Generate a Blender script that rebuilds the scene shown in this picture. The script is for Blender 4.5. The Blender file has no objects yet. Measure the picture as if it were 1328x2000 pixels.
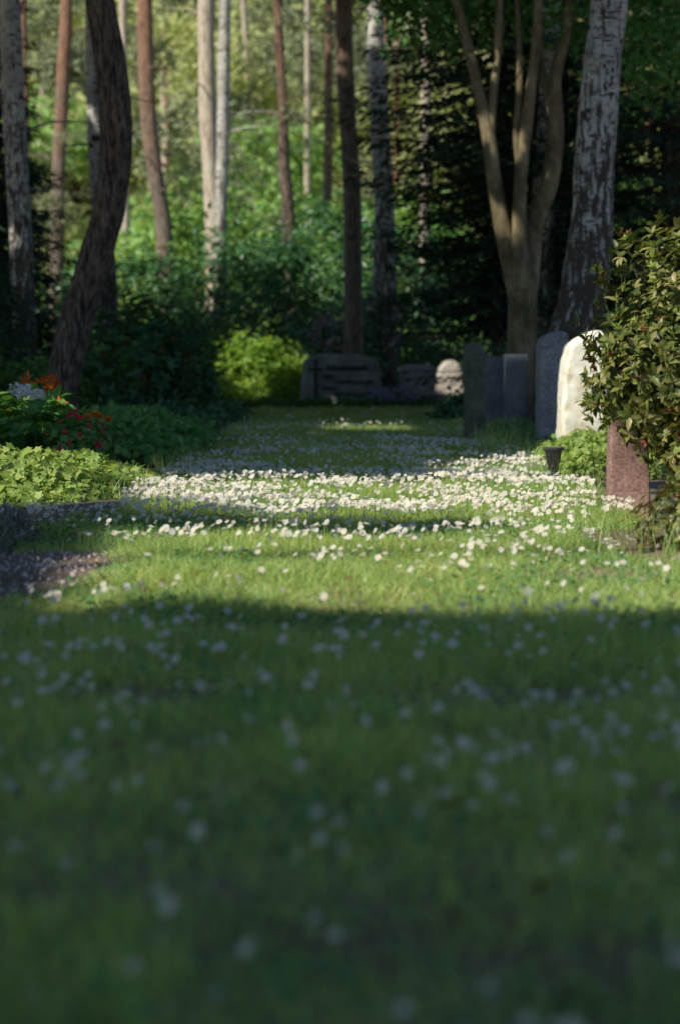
import bpy, math, numpy as np
from mathutils import Vector
rng = np.random.default_rng(7)
scene = bpy.context.scene
UP = np.array([0, 0, 1.0])

# ------------------------------------------------------------------ helpers
def nrm(v):
    return v / np.maximum(np.linalg.norm(v, axis=-1, keepdims=True), 1e-9)

_perm = np.random.default_rng(3).random((64, 64))
def vnoise(x, y, s=1.0, o=0.0):
    x = np.asarray(x) * s + o + 100; y = np.asarray(y) * s + o * 1.7 + 100
    xi = np.floor(x).astype(int); yi = np.floor(y).astype(int)
    fx = x - xi; fy = y - yi
    fx = fx * fx * (3 - 2 * fx); fy = fy * fy * (3 - 2 * fy)
    g = lambda a, b: _perm[a % 64, b % 64]
    return (g(xi, yi) * (1 - fx) + g(xi + 1, yi) * fx) * (1 - fy) + (g(xi, yi + 1) * (1 - fx) + g(xi + 1, yi + 1) * fx) * fy

def gz(x, y):
    x = np.asarray(x, float); y = np.asarray(y, float)
    near = np.exp(-((x / 9) ** 2)) 
    return (0.05 * (vnoise(x, y, 0.8) - 0.5) + 0.03 * (vnoise(x, y, 2.3, 5) - 0.5)) * near

def empty(name):
    e = bpy.data.objects.new(name, None)
    scene.collection.objects.link(e)
    return e

def mesh_np(name, verts, faces_flat, sizes, mats, midx=None, parent=None, smooth=False):
    me = bpy.data.meshes.new(name)
    me.vertices.add(len(verts)); me.vertices.foreach_set("co", np.ascontiguousarray(verts, dtype=np.float32).ravel())
    me.loops.add(len(faces_flat)); me.loops.foreach_set("vertex_index", np.asarray(faces_flat, dtype=np.int32))
    starts = np.concatenate([[0], np.cumsum(sizes)[:-1]]).astype(np.int32)
    me.polygons.add(len(sizes)); me.polygons.foreach_set("loop_start", starts)
    for m in mats: me.materials.append(m)
    if midx is not None: me.polygons.foreach_set("material_index", np.asarray(midx, dtype=np.int32))
    if smooth: me.polygons.foreach_set("use_smooth", np.ones(len(sizes), dtype=bool))
    me.update(calc_edges=True); me.validate()
    ob = bpy.data.objects.new(name, me)
    scene.collection.objects.link(ob)
    if parent: ob.parent = parent
    return ob

def inst(name, tv, tf, P, X, Y, Z, S, mats, tm=None, parent=None, smooth=False):
    tv = np.asarray(tv, float); N = len(P); k = len(tv)
    S = np.broadcast_to(np.asarray(S, float), (N,))
    V = P[:, None, :] + S[:, None, None] * (tv[None, :, 0:1] * X[:, None, :] + tv[None, :, 1:2] * Y[:, None, :] + tv[None, :, 2:3] * Z[:, None, :])
    flat = np.concatenate([np.array(f) for f in tf]); sz = np.array([len(f) for f in tf])
    F = (flat[None, :] + (np.arange(N) * k)[:, None]).ravel()
    sizes = np.tile(sz, N)
    mi = np.tile(np.array(tm), N) if tm is not None else None
    if not isinstance(mats, (list, tuple)): mats = [mats]
    return mesh_np(name, V.reshape(-1, 3), F, sizes, mats, mi, parent, smooth)

def frame_from_normal(Zv, r=rng):
    Zv = nrm(Zv); t = r.normal(size=Zv.shape)
    Y = nrm(t - (t * Zv).sum(1, keepdims=True) * Zv)
    return np.cross(Y, Zv), Y, Zv

def frame_from_axis(Y, Zh):
    Y = nrm(Y); Z = nrm(Zh - (Zh * Y).sum(1, keepdims=True) * Y)
    return np.cross(Y, Z), Y, Z

def leaf_t(w=.3, c=.1):
    return ([(0, 0, 0), (w, .42, c), (0, 1, -c), (-w, .42, c)], [(0, 1, 2), (0, 2, 3)])
def leaf_hi(w=.25, c=.06):
    v = [(0, 0, 0), (0, .5, -.01), (0, 1, -.16), (w, .3, c), (w * .85, .68, c * .4), (-w, .3, c), (-w * .85, .68, c * .4)]
    return v, [(0, 3, 1), (3, 4, 1), (4, 2, 1), (0, 1, 5), (5, 1, 6), (6, 1, 2)]
def ivy_t():
    v = [(0, 0, 0), (.38, .02, .05), (.3, .3, .05), (.52, .55, 0), (.2, .62, .03), (0, 1, -.08), (-.2, .62, .03), (-.52, .55, 0), (-.3, .3, .05), (-.38, .02, .05), (0, .4, -.02)]
    return v, [(0, 1, 2, 10), (2, 3, 4, 10), (4, 5, 10), (10, 5, 6), (10, 6, 7, 8), (10, 8, 9, 0)]

# ------------------------------------------------------------------ materials
def newmat(name):
    m = bpy.data.materials.new(name); m.use_nodes = True
    nt = m.node_tree; nt.nodes.clear()
    return m, nt, nt.nodes, nt.links

def ramp(n, stops):
    r = n.new('ShaderNodeValToRGB')
    while len(r.color_ramp.elements) < len(stops): r.color_ramp.elements.new(0.5)
    for e, (p, c) in zip(r.color_ramp.elements, stops):
        e.position = p; e.color = (*c, 1)
    return r

def leafmat(name, cols, trans=.35, rough=.5, spec=.3, nscale=1.5, tint=(1.25, 1.15, .6)):
    m, nt, n, l = newmat(name)
    geo = n.new('ShaderNodeNewGeometry'); tc = n.new('ShaderNodeTexCoord')
    noi = n.new('ShaderNodeTexNoise'); noi.inputs['Scale'].default_value = nscale; noi.inputs['Detail'].default_value = 2
    l.new(tc.outputs['Object'], noi.inputs['Vector'])
    mx = n.new('ShaderNodeMix'); mx.data_type = 'FLOAT'; mx.inputs[0].default_value = .5
    l.new(geo.outputs['Random Per Island'], mx.inputs[2]); l.new(noi.outputs['Fac'], mx.inputs[3])
    k = len(cols); r = ramp(n, [(.15 + .68 * i / max(1, k - 1), c) for i, c in enumerate(cols)])
    l.new(mx.outputs[0], r.inputs[0])
    p = n.new('ShaderNodeBsdfPrincipled'); p.inputs['Roughness'].default_value = rough; p.inputs['Specular IOR Level'].default_value = spec
    l.new(r.outputs[0], p.inputs['Base Color'])
    t = n.new('ShaderNodeBsdfTranslucent')
    mc = n.new('ShaderNodeMix'); mc.data_type = 'RGBA'; mc.blend_type = 'MULTIPLY'; mc.inputs[0].default_value = 1
    l.new(r.outputs[0], mc.inputs[6]); mc.inputs[7].default_value = (*tint, 1)
    l.new(mc.outputs[2], t.inputs['Color'])
    ms = n.new('ShaderNodeMixShader'); ms.inputs[0].default_value = trans
    l.new(p.outputs[0], ms.inputs[1]); l.new(t.outputs[0], ms.inputs[2])
    o = n.new('ShaderNodeOutputMaterial'); l.new(ms.outputs[0], o.inputs[0])
    return m

def barkmat(name, kind):
    m, nt, n, l = newmat(name)
    tc = n.new('ShaderNodeTexCoord')
    p = n.new('ShaderNodeBsdfPrincipled'); p.inputs['Roughness'].default_value = .9; p.inputs['Specular IOR Level'].default_value = .15
    o = n.new('ShaderNodeOutputMaterial'); l.new(p.outputs[0], o.inputs[0])
    bump = n.new('ShaderNodeBump'); bump.inputs['Distance'].default_value = .03; bump.inputs['Strength'].default_value = .8
    l.new(bump.outputs[0], p.inputs['Normal'])
    sep = n.new('ShaderNodeSeparateXYZ'); l.new(tc.outputs['Object'], sep.inputs[0])
    def noise(sc, vec, det=5, rg=.6):
        mp = n.new('ShaderNodeMapping'); mp.inputs['Scale'].default_value = vec
        l.new(tc.outputs['Object'], mp.inputs[0])
        x = n.new('ShaderNodeTexNoise'); x.inputs['Scale'].default_value = sc; x.inputs['Detail'].default_value = det; x.inputs['Roughness'].default_value = rg
        l.new(mp.outputs[0], x.inputs['Vector']); return x
    def mixc(f, a, b, bt='MIX'):
        x = n.new('ShaderNodeMix'); x.data_type = 'RGBA'; x.blend_type = bt
        if hasattr(f, 'name') and not isinstance(f, float): l.new(f, x.inputs[0])
        else: x.inputs[0].default_value = f
        for s, v in ((6, a), (7, b)):
            if isinstance(v, tuple): x.inputs[s].default_value = (*v, 1)
            else: l.new(v, x.inputs[s])
        return x.outputs[2]
    def mr(sock, a, b, c=0., d=1.):
        x = n.new('ShaderNodeMapRange'); x.inputs[1].default_value = a; x.inputs[2].default_value = b; x.inputs[3].default_value = c; x.inputs[4].default_value = d
        l.new(sock, x.inputs[0]); return x.outputs[0]
    if kind == 'birch':
        patches = noise(3.2, (1, 1, .8), 6, .7)
        lent = noise(5, (1.6, 1.6, 8), 4, .6)
        base = noise(7, (3, 3, .7), 4, .7)
        blot = noise(2.6, (1.3, 1.3, 1.6), 4, .65)
        white = ramp(n, [(.3, (.36, .34, .30)), (.5, (.54, .52, .48)), (.7, (.72, .70, .66))]); l.new(patches.outputs[0], white.inputs[0])
        c1 = mixc(mr(lent.outputs[0], .56, .61), white.outputs[0], (.035, .03, .027))
        c1 = mixc(mr(blot.outputs[0], .60, .64), c1, (.045, .04, .035))
        add = n.new('ShaderNodeMath'); add.operation = 'SUBTRACT'
        l.new(base.outputs[0], add.inputs[0]); l.new(mr(sep.outputs[2], 0., 5.5, -.2, .12), add.inputs[1])
        c2 = mixc(mr(add.outputs[0], .5, .58), c1, (.09, .075, .06))
        l.new(c2, p.inputs['Base Color']); l.new(add.outputs[0], bump.inputs['Height'])
        bump.inputs['Strength'].default_value = .7
    elif kind in ('pine', 'pine_far'):
        f1 = noise(13, (2.2, 2.2, .45), 7, .68)
        f2 = noise(1.5, (1, 1, 1), 3, .6)
        if kind == 'pine':
            low = ramp(n, [(.38, (.03, .023, .02)), (.5, (.155, .12, .098)), (.62, (.33, .27, .22))])
            high = ramp(n, [(.35, (.12, .07, .05)), (.5, (.28, .17, .12)), (.68, (.42, .28, .2))])
        else:
            low = ramp(n, [(.35, (.10, .08, .065)), (.5, (.26, .215, .175)), (.68, (.4, .35, .29))])
            high = ramp(n, [(.35, (.17, .09, .06)), (.5, (.4, .22, .15)), (.68, (.54, .34, .24))])
        l.new(f1.outputs[0], low.inputs[0]); l.new(f1.outputs[0], high.inputs[0])
        z = n.new('ShaderNodeMath'); z.operation = 'ADD'; l.new(mr(sep.outputs[2], 4.2, 8.0, 0, 1), z.inputs[0]); l.new(mr(f2.outputs[0], .3, .7, -.3, .3), z.inputs[1])
        l.new(mixc(mr(z.outputs[0], 0, 1), low.outputs[0], high.outputs[0]), p.inputs['Base Color'])
        l.new(f1.outputs[0], bump.inputs['Height'])
        bump.inputs['Distance'].default_value = .07; bump.inputs['Strength'].default_value = 1
    elif kind == 'pale':
        f1 = noise(8, (2, 2, .5), 6, .65)
        r = ramp(n, [(.35, (.3, .24, .18)), (.5, (.56, .48, .39)), (.68, (.68, .61, .51))]); l.new(f1.outputs[0], r.inputs[0])
        l.new(r.outputs[0], p.inputs['Base Color']); l.new(f1.outputs[0], bump.inputs['Height'])
    else:
        f1 = noise(4, (1.5, 1.5, .7), 6, .65)
        r = ramp(n, [(.3, (.07, .06, .035)), (.5, (.2, .16, .095)), (.7, (.38, .32, .2))]); l.new(f1.outputs[0], r.inputs[0])
        l.new(r.outputs[0], p.inputs['Base Color']); l.new(f1.outputs[0], bump.inputs['Height'])
        bump.inputs['Distance'].default_value = .02
    return m

def stonemat(name, cols, rough=.8, sc=60, big=4, bumpd=.01, spec=.3):
    m, nt, n, l = newmat(name)
    tc = n.new('ShaderNodeTexCoord')
    a = n.new('ShaderNodeTexNoise'); a.inputs['Scale'].default_value = sc; a.inputs['Detail'].default_value = 3
    b = n.new('ShaderNodeTexNoise'); b.inputs['Scale'].default_value = big; b.inputs['Detail'].default_value = 6; b.inputs['Roughness'].default_value = .65
    l.new(tc.outputs['Object'], a.inputs['Vector']); l.new(tc.outputs['Object'], b.inputs['Vector'])
    mx = n.new('ShaderNodeMix'); mx.data_type = 'FLOAT'; mx.inputs[0].default_value = .55
    l.new(a.outputs[0], mx.inputs[2]); l.new(b.outputs[0], mx.inputs[3])
    r = ramp(n, [(.38, cols[0]), (.5, cols[1]), (.61, cols[2])]); l.new(mx.outputs[0], r.inputs[0])
    p = n.new('ShaderNodeBsdfPrincipled'); p.inputs['Roughness'].default_value = rough; p.inputs['Specular IOR Level'].default_value = spec
    l.new(r.outputs[0], p.inputs['Base Color'])
    bp = n.new('ShaderNodeBump'); bp.inputs['Distance'].default_value = bumpd; l.new(mx.outputs[0], bp.inputs['Height']); l.new(bp.outputs[0], p.inputs['Normal'])
    o = n.new('ShaderNodeOutputMaterial'); l.new(p.outputs[0], o.inputs[0])
    return m

def plain(name, col, rough=.6):
    return stonemat(name, [tuple(c * .7 for c in col), col, tuple(min(1, c * 1.2) for c in col)], rough, 40, 5, .002)

M = {}
M['pine'] = barkmat('pine_bark', 'pine'); M['pine_far'] = barkmat('pine_bark_far', 'pine_far'); M['birch'] = barkmat('birch_bark', 'birch'); M['pale'] = barkmat('pale_bark', 'pale'); M['smooth'] = barkmat('smooth_bark', 'smooth')
M['grass'] = leafmat('grass_blade', [(.14, .33, .14), (.32, .54, .17), (.52, .68, .22), (.66, .72, .34)], trans=.45, rough=.42, spec=.5, nscale=1.6, tint=(1.45, 1.15, .4))
M['clover'] = leafmat('clover_leaf', [(.09, .26, .11), (.18, .42, .15)], trans=.4, nscale=3)
M['canopy'] = leafmat('shading_grove_leaf', [(.03, .07, .03), (.05, .10, .04)], trans=.1)  # leaves of the unseen canopy added to block the sun
M['spruce'] = leafmat('spruce_needles', [(.016, .042, .028), (.04, .09, .052), (.10, .16, .085)], trans=.15, nscale=2)
M['rhodo_dark'] = leafmat('rhododendron_leaf_dark', [(.026, .09, .042), (.065, .19, .075), (.16, .31, .12)], trans=.25, rough=.36, spec=.5, nscale=1.2)
M['rhodo'] = leafmat('rhododendron_leaf', [(.04, .065, .018), (.10, .14, .035), (.24, .26, .07), (.44, .36, .17)], trans=.3, rough=.38, spec=.4, nscale=5)
M['lime'] = leafmat('azalea_leaf', [(.12, .27, .05), (.26, .46, .07), (.46, .60, .12)], trans=.45)
M['mid'] = leafmat('shrub_leaf', [(.055, .17, .05), (.11, .29, .07), (.21, .39, .11)], trans=.35)
M['ivy'] = leafmat('ivy_leaf', [(.13, .25, .06), (.28, .42, .09), (.5, .58, .2)], trans=.38, rough=.45, spec=.35, nscale=6, tint=(1.3, 1.15, .5))
M['cover'] = leafmat('groundcover_leaf', [(.065, .2, .06), (.14, .34, .09), (.27, .47, .13)], trans=.35, nscale=5)
M['far_y'] = leafmat('far_leaf_yellow', [(.34, .43, .18), (.58, .64, .30), (.8, .8, .5)], trans=.5, nscale=.35, tint=(1.1, 1.08, .8))
M['far_g'] = leafmat('far_leaf_green', [(.13, .32, .09), (.30, .52, .16), (.5, .66, .25)], trans=.45, nscale=.5)
M['far_p'] = leafmat('far_pine_needles', [(.13, .19, .11), (.29, .35, .21), (.56, .58, .4)], trans=.4, nscale=.5, tint=(1.1, 1.05, .8))
M['white'] = leafmat('daisy_petal', [(.78, .77, .8), (.9, .89, .92)], trans=.25, tint=(1, 1, 1), spec=.2)
M['yellow'] = plain('daisy_centre', (.75, .5, .04))
M['orange'] = leafmat('lily_petal', [(.5, .085, .008), (.72, .16, .015)], trans=.25, tint=(1, .8, .5))
M['red'] = leafmat('begonia_petal', [(.5, .02, .04), (.75, .06, .12)], trans=.3, tint=(1, .5, .5))
M['marigold'] = leafmat('marigold_petal', [(.8, .25, .01), (.85, .35, .02)], trans=.3, tint=(1, .8, .5))
M['pinkw'] = leafmat('pale_petal', [(.45, .34, .33), (.76, .66, .68)], trans=.2, tint=(1, 1, 1), nscale=9)
M['pink'] = leafmat('rhododendron_blossom', [(.32, .2, .26), (.55, .38, .48)], trans=.2, tint=(1, .8, .9))
M['lilac'] = leafmat('lilac_blossom', [(.4, .3, .56), (.62, .5, .75)], trans=.2, tint=(1, .9, 1))
M['redleaf'] = leafmat('red_shoot', [(.16, .05, .03), (.3, .12, .07)], trans=.3)
M['heather'] = leafmat('heather_sprig', [(.07, .10, .07), (.16, .17, .14), (.26, .26, .24)], trans=.1, nscale=8)
M['twig'] = stonemat('twig_wood', [(.03, .022, .015), (.06, .045, .03), (.1, .08, .05)], .9)

# ------------------------------------------------------------------ sun geometry
EL = math.radians(42)
sh = np.array([-.76, -.65]); sh /= np.linalg.norm(sh)
cot = 1 / math.tan(EL)
to_sun = Vector((sh[0] * math.cos(EL), sh[1] * math.cos(EL), math.sin(EL)))
w = bpy.data.worlds.new("World"); scene.world = w; w.use_nodes = True
nt = w.node_tree; nt.nodes.clear()
sky = nt.nodes.new('ShaderNodeTexSky'); sky.sky_type = 'NISHITA'; sky.sun_disc = False
sky.sun_elevation = EL; sky.sun_rotation = math.atan2(sh[0], sh[1]); sky.ozone_density = 4.5; sky.dust_density = .3
bg = nt.nodes.new('ShaderNodeBackground'); bg.inputs[1].default_value = .08
wo = nt.nodes.new('ShaderNodeOutputWorld'); nt.links.new(sky.outputs[0], bg.inputs[0]); nt.links.new(bg.outputs[0], wo.inputs[0])
sun = bpy.data.lights.new('sun', 'SUN'); sun.energy = 5; sun.angle = math.radians(.5); sun.color = (1, .94, .8)
so = bpy.data.objects.new('sun', sun); scene.collection.objects.link(so); so.rotation_euler = to_sun.to_track_quat('Z', 'Y').to_euler(); so.location = (-15, -10, 20)

# ------------------------------------------------------------------ ground
def axis(parts):
    return np.unique(np.concatenate([np.arange(a, b, s) for a, b, s in parts]))
gx = axis([(-600, -60, 60), (-60, -8, 4), (-8, 8, .2), (8, 60, 4), (60, 601, 60)])
gy = axis([(-200, -20, 30), (-20, -1, 2), (-1, 45, .2), (45, 120, 5), (120, 901, 60)])
GX, GY = np.meshgrid(gx, gy); V = np.stack([GX, GY, gz(GX, GY)], -1).reshape(-1, 3)
nx, ny = len(gx), len(gy)
i = np.arange(nx - 1)[None, :] + (np.arange(ny - 1) * nx)[:, None]
F = np.stack([i, i + 1, i + 1 + nx, i + nx], -1).reshape(-1)
m, nt, n, l = newmat('soil_and_moss')
tc = n.new('ShaderNodeTexCoord'); a = n.new('ShaderNodeTexNoise'); a.inputs['Scale'].default_value = 1.3; a.inputs['Detail'].default_value = 5
b = n.new('ShaderNodeTexNoise'); b.inputs['Scale'].default_value = 40; b.inputs['Detail'].default_value = 4
l.new(tc.outputs['Object'], a.inputs['Vector']); l.new(tc.outputs['Object'], b.inputs['Vector'])
mx = n.new('ShaderNodeMix'); mx.data_type = 'FLOAT'; mx.inputs[0].default_value = .5; l.new(a.outputs[0], mx.inputs[2]); l.new(b.outputs[0], mx.inputs[3])
r = ramp(n, [(.35, (.08, .075, .035)), (.5, (.2, .15, .10)), (.62, (.36, .28, .2))]); l.new(mx.outputs[0], r.inputs[0])
p = n.new('ShaderNodeBsdfPrincipled'); p.inputs['Roughness'].default_value = .95; l.new(r.outputs[0], p.inputs['Base Color'])
bp = n.new('ShaderNodeBump'); bp.inputs['Distance'].default_value = .03; l.new(b.outputs[0], bp.inputs['Height']); l.new(bp.outputs[0], p.inputs['Normal'])
o = n.new('ShaderNodeOutputMaterial'); l.new(p.outputs[0], o.inputs[0])
mesh_np('ground', V, F, np.full(len(F) // 4, 4), [m], smooth=True)

# ------------------------------------------------------------------ lawn
def ell(x, y, cx, cy, rx, ry): return ((x - cx) / rx) ** 2 + ((y - cy) / ry) ** 2
def lawn_ok(x, y):
    L = -1.13 + .12 * (vnoise(y, y * 0, 1.1) - .5); R = 1.38 + .16 * (vnoise(y, y * 0 + 9, 1.1) - .5)
    L = np.where(y < 11.6, -2.4 , L); R = np.where(y < 10.8, 2.6, R)
    ok = (x > L) & (x < R) & (y < 34.5)
    nz = .5 * (vnoise(x, y, 5) - .5)
    ok &= ~(ell(x, y, -1.2, 8.8, .36, .85) + nz < 1)
    ok &= ~((ell(x, y, 1.3, 10.2, .27, 1.0) + nz < 1))
    ok &= ~((ell(x, y, .95, 8.75, .36, .28) + nz < 1) & (rng.random(x.shape) < .8))
    ok &= ~((ell(x, y, .3, 5.7, .35, .22) + nz < 1) & (rng.random(x.shape) < .8))
    ok &= ~((ell(x, y, .75, 4.2, .3, .15) + nz < 1) & (rng.random(x.shape) < .8))
    ok &= ~((ell(x, y, -.45, 5.7, .2, .15) + nz < 1) & (rng.random(x.shape) < .8))
    ok &= ~((ell(x, y, .35, 3.15, .2, .07) + nz < 1) & (rng.random(x.shape) < .6))
    return ok
def scatter(x0, x1, y0, y1, dens):
    N = int((x1 - x0) * (y1 - y0) * dens)
    x = rng.uniform(x0, x1, N); y = rng.uniform(y0, y1, N); return x, y
blade = ([(-.5, 0, 0), (.5, 0, 0), (-.42, .5, .07), (.42, .5, .07), (0, 1, .34)], [(0, 1, 3, 2), (2, 3, 4)])
def grass(name, zones, parent, hfun, wid, lean=.38, ok=lawn_ok):
    xs, ys, ws = [], [], []
    for (x0, x1, y0, y1, dn, wd) in zones:
        x, y = scatter(x0, x1, y0, y1, dn); xs.append(x); ys.append(y); ws.append(np.full(len(x), wd))
    x = np.concatenate(xs); y = np.concatenate(ys); wd = np.concatenate(ws)
    k = ok(x, y); x, y, wd = x[k], y[k], wd[k]
    N = len(x); P = np.stack([x, y, gz(x, y) - .004], 1)
    h = hfun(x, y) * rng.uniform(.5, 1.35, N)
    d = rng.normal(size=(N, 3)) * lean; d[:, 2] = 1
    X, Y, Z = frame_from_axis(d, rng.normal(size=(N, 3)))
    X = X * (wd / h)[:, None]
    return inst(name, *blade, P, X, Y, Z, h, M['grass'], parent=parent)
lawn = empty('lawn_grass')
hf = lambda x, y: .024 + .055 * vnoise(x, y, 3.1) ** 1.5 + .025 * vnoise(x, y, .9, 4)
grass('grass_blades', [(-2.0, 2.0, 2.2, 6, 6000, .0035), (-2.0, 2.0, 6, 11, 6000, .0036), (-1.3, 1.6, 11, 16, 6000, .0039), (-1.3, 1.6, 16, 24, 3000, .005), (-1.3, 1.6, 24, 35, 1800, .008)], lawn, hf, .004, lean=.85)
okE = lambda x, y: (vnoise(x, y, 2.5, 8) > .45)
grass('long_edge_grass', [(1.2, 1.75, 18.5, 24, 900, .004), (1.2, 1.6, 13, 17, 350, .004), (-1.3, -1.0, 11.8, 24, 350, .004), (1.45, 2.0, 7, 9.5, 300, .005), (1.0, 1.5, 8, 11, 160, .004)], lawn, lambda x, y: .09 + .12 * vnoise(x, y, 2), .004, lean=.25, ok=okE)
x, y = scatter(-1.8, 1.8, 2.4, 16, 900); k = lawn_ok(x, y) & (vnoise(x, y, 2.1, 14) > .55); x, y = x[k], y[k]; N = len(x)
P = np.stack([x, y, gz(x, y) + .012 + .03 * rng.random(N)], 1); X, Y, Z = frame_from_normal(rng.normal(size=(N, 3)) * .35 + UP)
inst('clover', *ivy_t(), P, X, Y, Z, rng.uniform(.012, .024, N), M['clover'], parent=lawn)

# daisies
def daisy_density(x, y):
    c = vnoise(x, y, 1.4, 3); c2 = vnoise(x, y, 4.5, 1)
    cl = np.clip((c * .6 + c2 * .4 - .33) * 2.8, 0, 1.3)
    D = np.full(x.shape, 110.)
    D = np.where(y < 4.6, 190, D)
    D = np.where((y > 7) & (y < 11.7), 100, D)
    D = np.where((y >= 11.3) & (y < 16.2), 500 , D)
    D = np.where((y >= 16.2) & (y < 21), 140 + 170 * (x > .3), D)
    D = np.where((y >= 21) & (y < 25), 60, D); D = np.where(y >= 25, 22, D)
    base = np.where((y > 11.3) & (y < 15.5), .4, .12)
    return D * (base + cl) 
x, y = scatter(-2.0, 2.0, 2.3, 34, 640)
k = lawn_ok(x, y) & (rng.random(len(x)) * 640 < daisy_density(x, y)); x, y = x[k], y[k]
N = len(x)
hd = hf(x, y) * .9 + rng.uniform(.008, .04, N)
P = np.stack([x, y, gz(x, y) + hd], 1)
npet = 13
tv = [(0, 0, .10)]; tf = []; tm = []
for q in range(8):
    an = q / 8 * 2 * math.pi; tv.append((math.cos(an) * .17, math.sin(an) * .17, .03))
for q in range(8): tf.append((0, 1 + q, 1 + (q + 1) % 8)); tm.append(1)
for q in range(npet):
    an = q / npet * 2 * math.pi; h = .19
    s = len(tv)
    for (rr, aa, zz) in ((.12, -.08, 0.02), (.4, -h, .04 + .03 * (q % 3)), (.5, 0, .05 + .05 * (q % 2)), (.4, h, .04 + .03 * (q % 3)), (.12, .08, 0.02)):
        tv.append((math.cos(an + aa) * rr, math.sin(an + aa) * rr, zz))
    tf.append((s, s + 1, s + 2, s + 3, s + 4)); tm.append(0)
nv = rng.normal(size=(N, 3)) * .42 + np.array([-.2, -.35, .85])
X, Y, Z = frame_from_normal(nv)
dz = empty('daisy_flowers')
inst('blossoms', tv, tf, P, X, Y, Z, rng.uniform(.016, .029, N) * np.interp(y, [3, 8, 14], [.85, 1.05, 1.1]), [M['white'], M['yellow']], tm, dz)
st = np.stack([x, y, gz(x, y)], 1); ax = P - st
X, Y, Z = frame_from_axis(ax, rng.normal(size=(N, 3)))
inst('stems', [(-.5, 0, 0), (.5, 0, 0), (.5, 1, 0), (-.5, 1, 0)], [(0, 1, 2, 3)], st, X * (.0018 / hd)[:, None], Y, Z, hd, M['grass'], parent=dz)
x, y = scatter(-1.2, 1.3, 6, 15, 2); N = len(x)
P = np.stack([x, y, gz(x, y) + .05], 1); X, Y, Z = frame_from_normal(rng.normal(size=(N, 3)) * .4 + UP)
inst('buttercups', *leaf_t(.5, .1), P, X, Y, Z, .016, M['yellow'], parent=dz)
x, y = scatter(-1.6, 1.6, 3, 16, 3); N = len(x)
P = np.stack([x, y, gz(x, y) + .03], 1); X, Y, Z = frame_from_normal(rng.normal(size=(N, 3)) * .3 + UP)
inst('fallen_leaves', *leaf_hi(.3, .1), P, X, Y, Z, rng.uniform(.03, .06, N), leafmat('dry_leaf', [(.16, .10, .05), (.32, .22, .12)], .2))
pe = []
for (cx, cy, rx, ry, nn) in ((-1.18, 8.8, .4, .9, 1100), (-1.2, 12.0, .35, .4, 150), (1.2, 10.2, .2, .6, 90)):
    a = rng.uniform(0, 2 * np.pi, nn); q = np.sqrt(rng.random(nn)); pe.append(np.stack([cx + rx * q * np.cos(a), cy + ry * q * np.sin(a)], 1))
pe = np.concatenate(pe); N = len(pe)
P = np.stack([pe[:, 0], pe[:, 1], gz(pe[:, 0], pe[:, 1]) + .012], 1); X, Y, Z = frame_from_normal(rng.normal(size=(N, 3)) * .5 + UP)
inst('fallen_petals', *leaf_t(.4, .12), P, X, Y, Z, rng.uniform(.010, .026, N), M['pinkw'])

# ------------------------------------------------------------------ leaf masses
def sphere_pts(N, r=rng): return nrm(r.normal(size=(N, 3)))
def bush_pts(c, rad, nclump, per, cr, shell=.55, zmin=.02, bumpy=.25):
    c = np.array(c); rad = np.array(rad)
    d = sphere_pts(nclump)
    f = (shell + (1 - shell) * rng.random(nclump) ** .5) * (1 - bumpy + 2 * bumpy * vnoise(d[:, 0] + d[:, 2] * .7, d[:, 1] - d[:, 2], 2.3, c[0]))
    cc = c + d * rad * f[:, None]
    P = np.repeat(cc, per, 0) + rng.normal(size=(nclump * per, 3)) * cr
    n = np.repeat(d, per, 0)
    k = P[:, 2] > zmin
    return P[k], n[k]
def leafmass(name, blobs, tpl, size, mat, parent=None, nmix=(.6, .5, .5)):
    Ps, Ns = [], []
    for b in blobs:
        P, n = bush_pts(*b[:2], *b[2:]); Ps.append(P); Ns.append(n)
    P = np.concatenate(Ps); n = np.concatenate(Ns)
    nv = n * nmix[0] + rng.normal(size=n.shape) * nmix[1] + UP * nmix[2]
    X, Y, Z = frame_from_normal(nv)
    return inst(name, *tpl, P, X, Y, Z, size * rng.uniform(.6, 1.25, len(P)), mat, parent=parent)
def rosettes(name, C, A, nl, tpl, size, mat, parent=None, spread=1.2, jit=.2):
    C = np.asarray(C); A = nrm(np.asarray(A)); N = len(C)
    t1, t2, a = frame_from_normal(A)
    ang = (np.arange(nl) / nl * 2 * np.pi)[None, :] + rng.uniform(0, 6, (N, 1)) + rng.normal(size=(N, nl)) * .15
    tan = t1[:, None, :] * np.cos(ang)[..., None] + t2[:, None, :] * np.sin(ang)[..., None]
    th = spread + rng.normal(size=(N, nl, 1)) * jit
    Y = np.cos(th) * a[:, None, :] + np.sin(th) * tan
    Z = np.sin(th) * a[:, None, :] - np.cos(th) * tan
    Y = Y.reshape(-1, 3); Z = Z.reshape(-1, 3); P = np.repeat(C, nl, 0)
    X, Y, Z = frame_from_axis(Y, Z)
    return inst(name, *tpl, P, X, Y, Z, size * rng.uniform(.6, 1.2, len(P)), mat, parent=parent)

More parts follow.
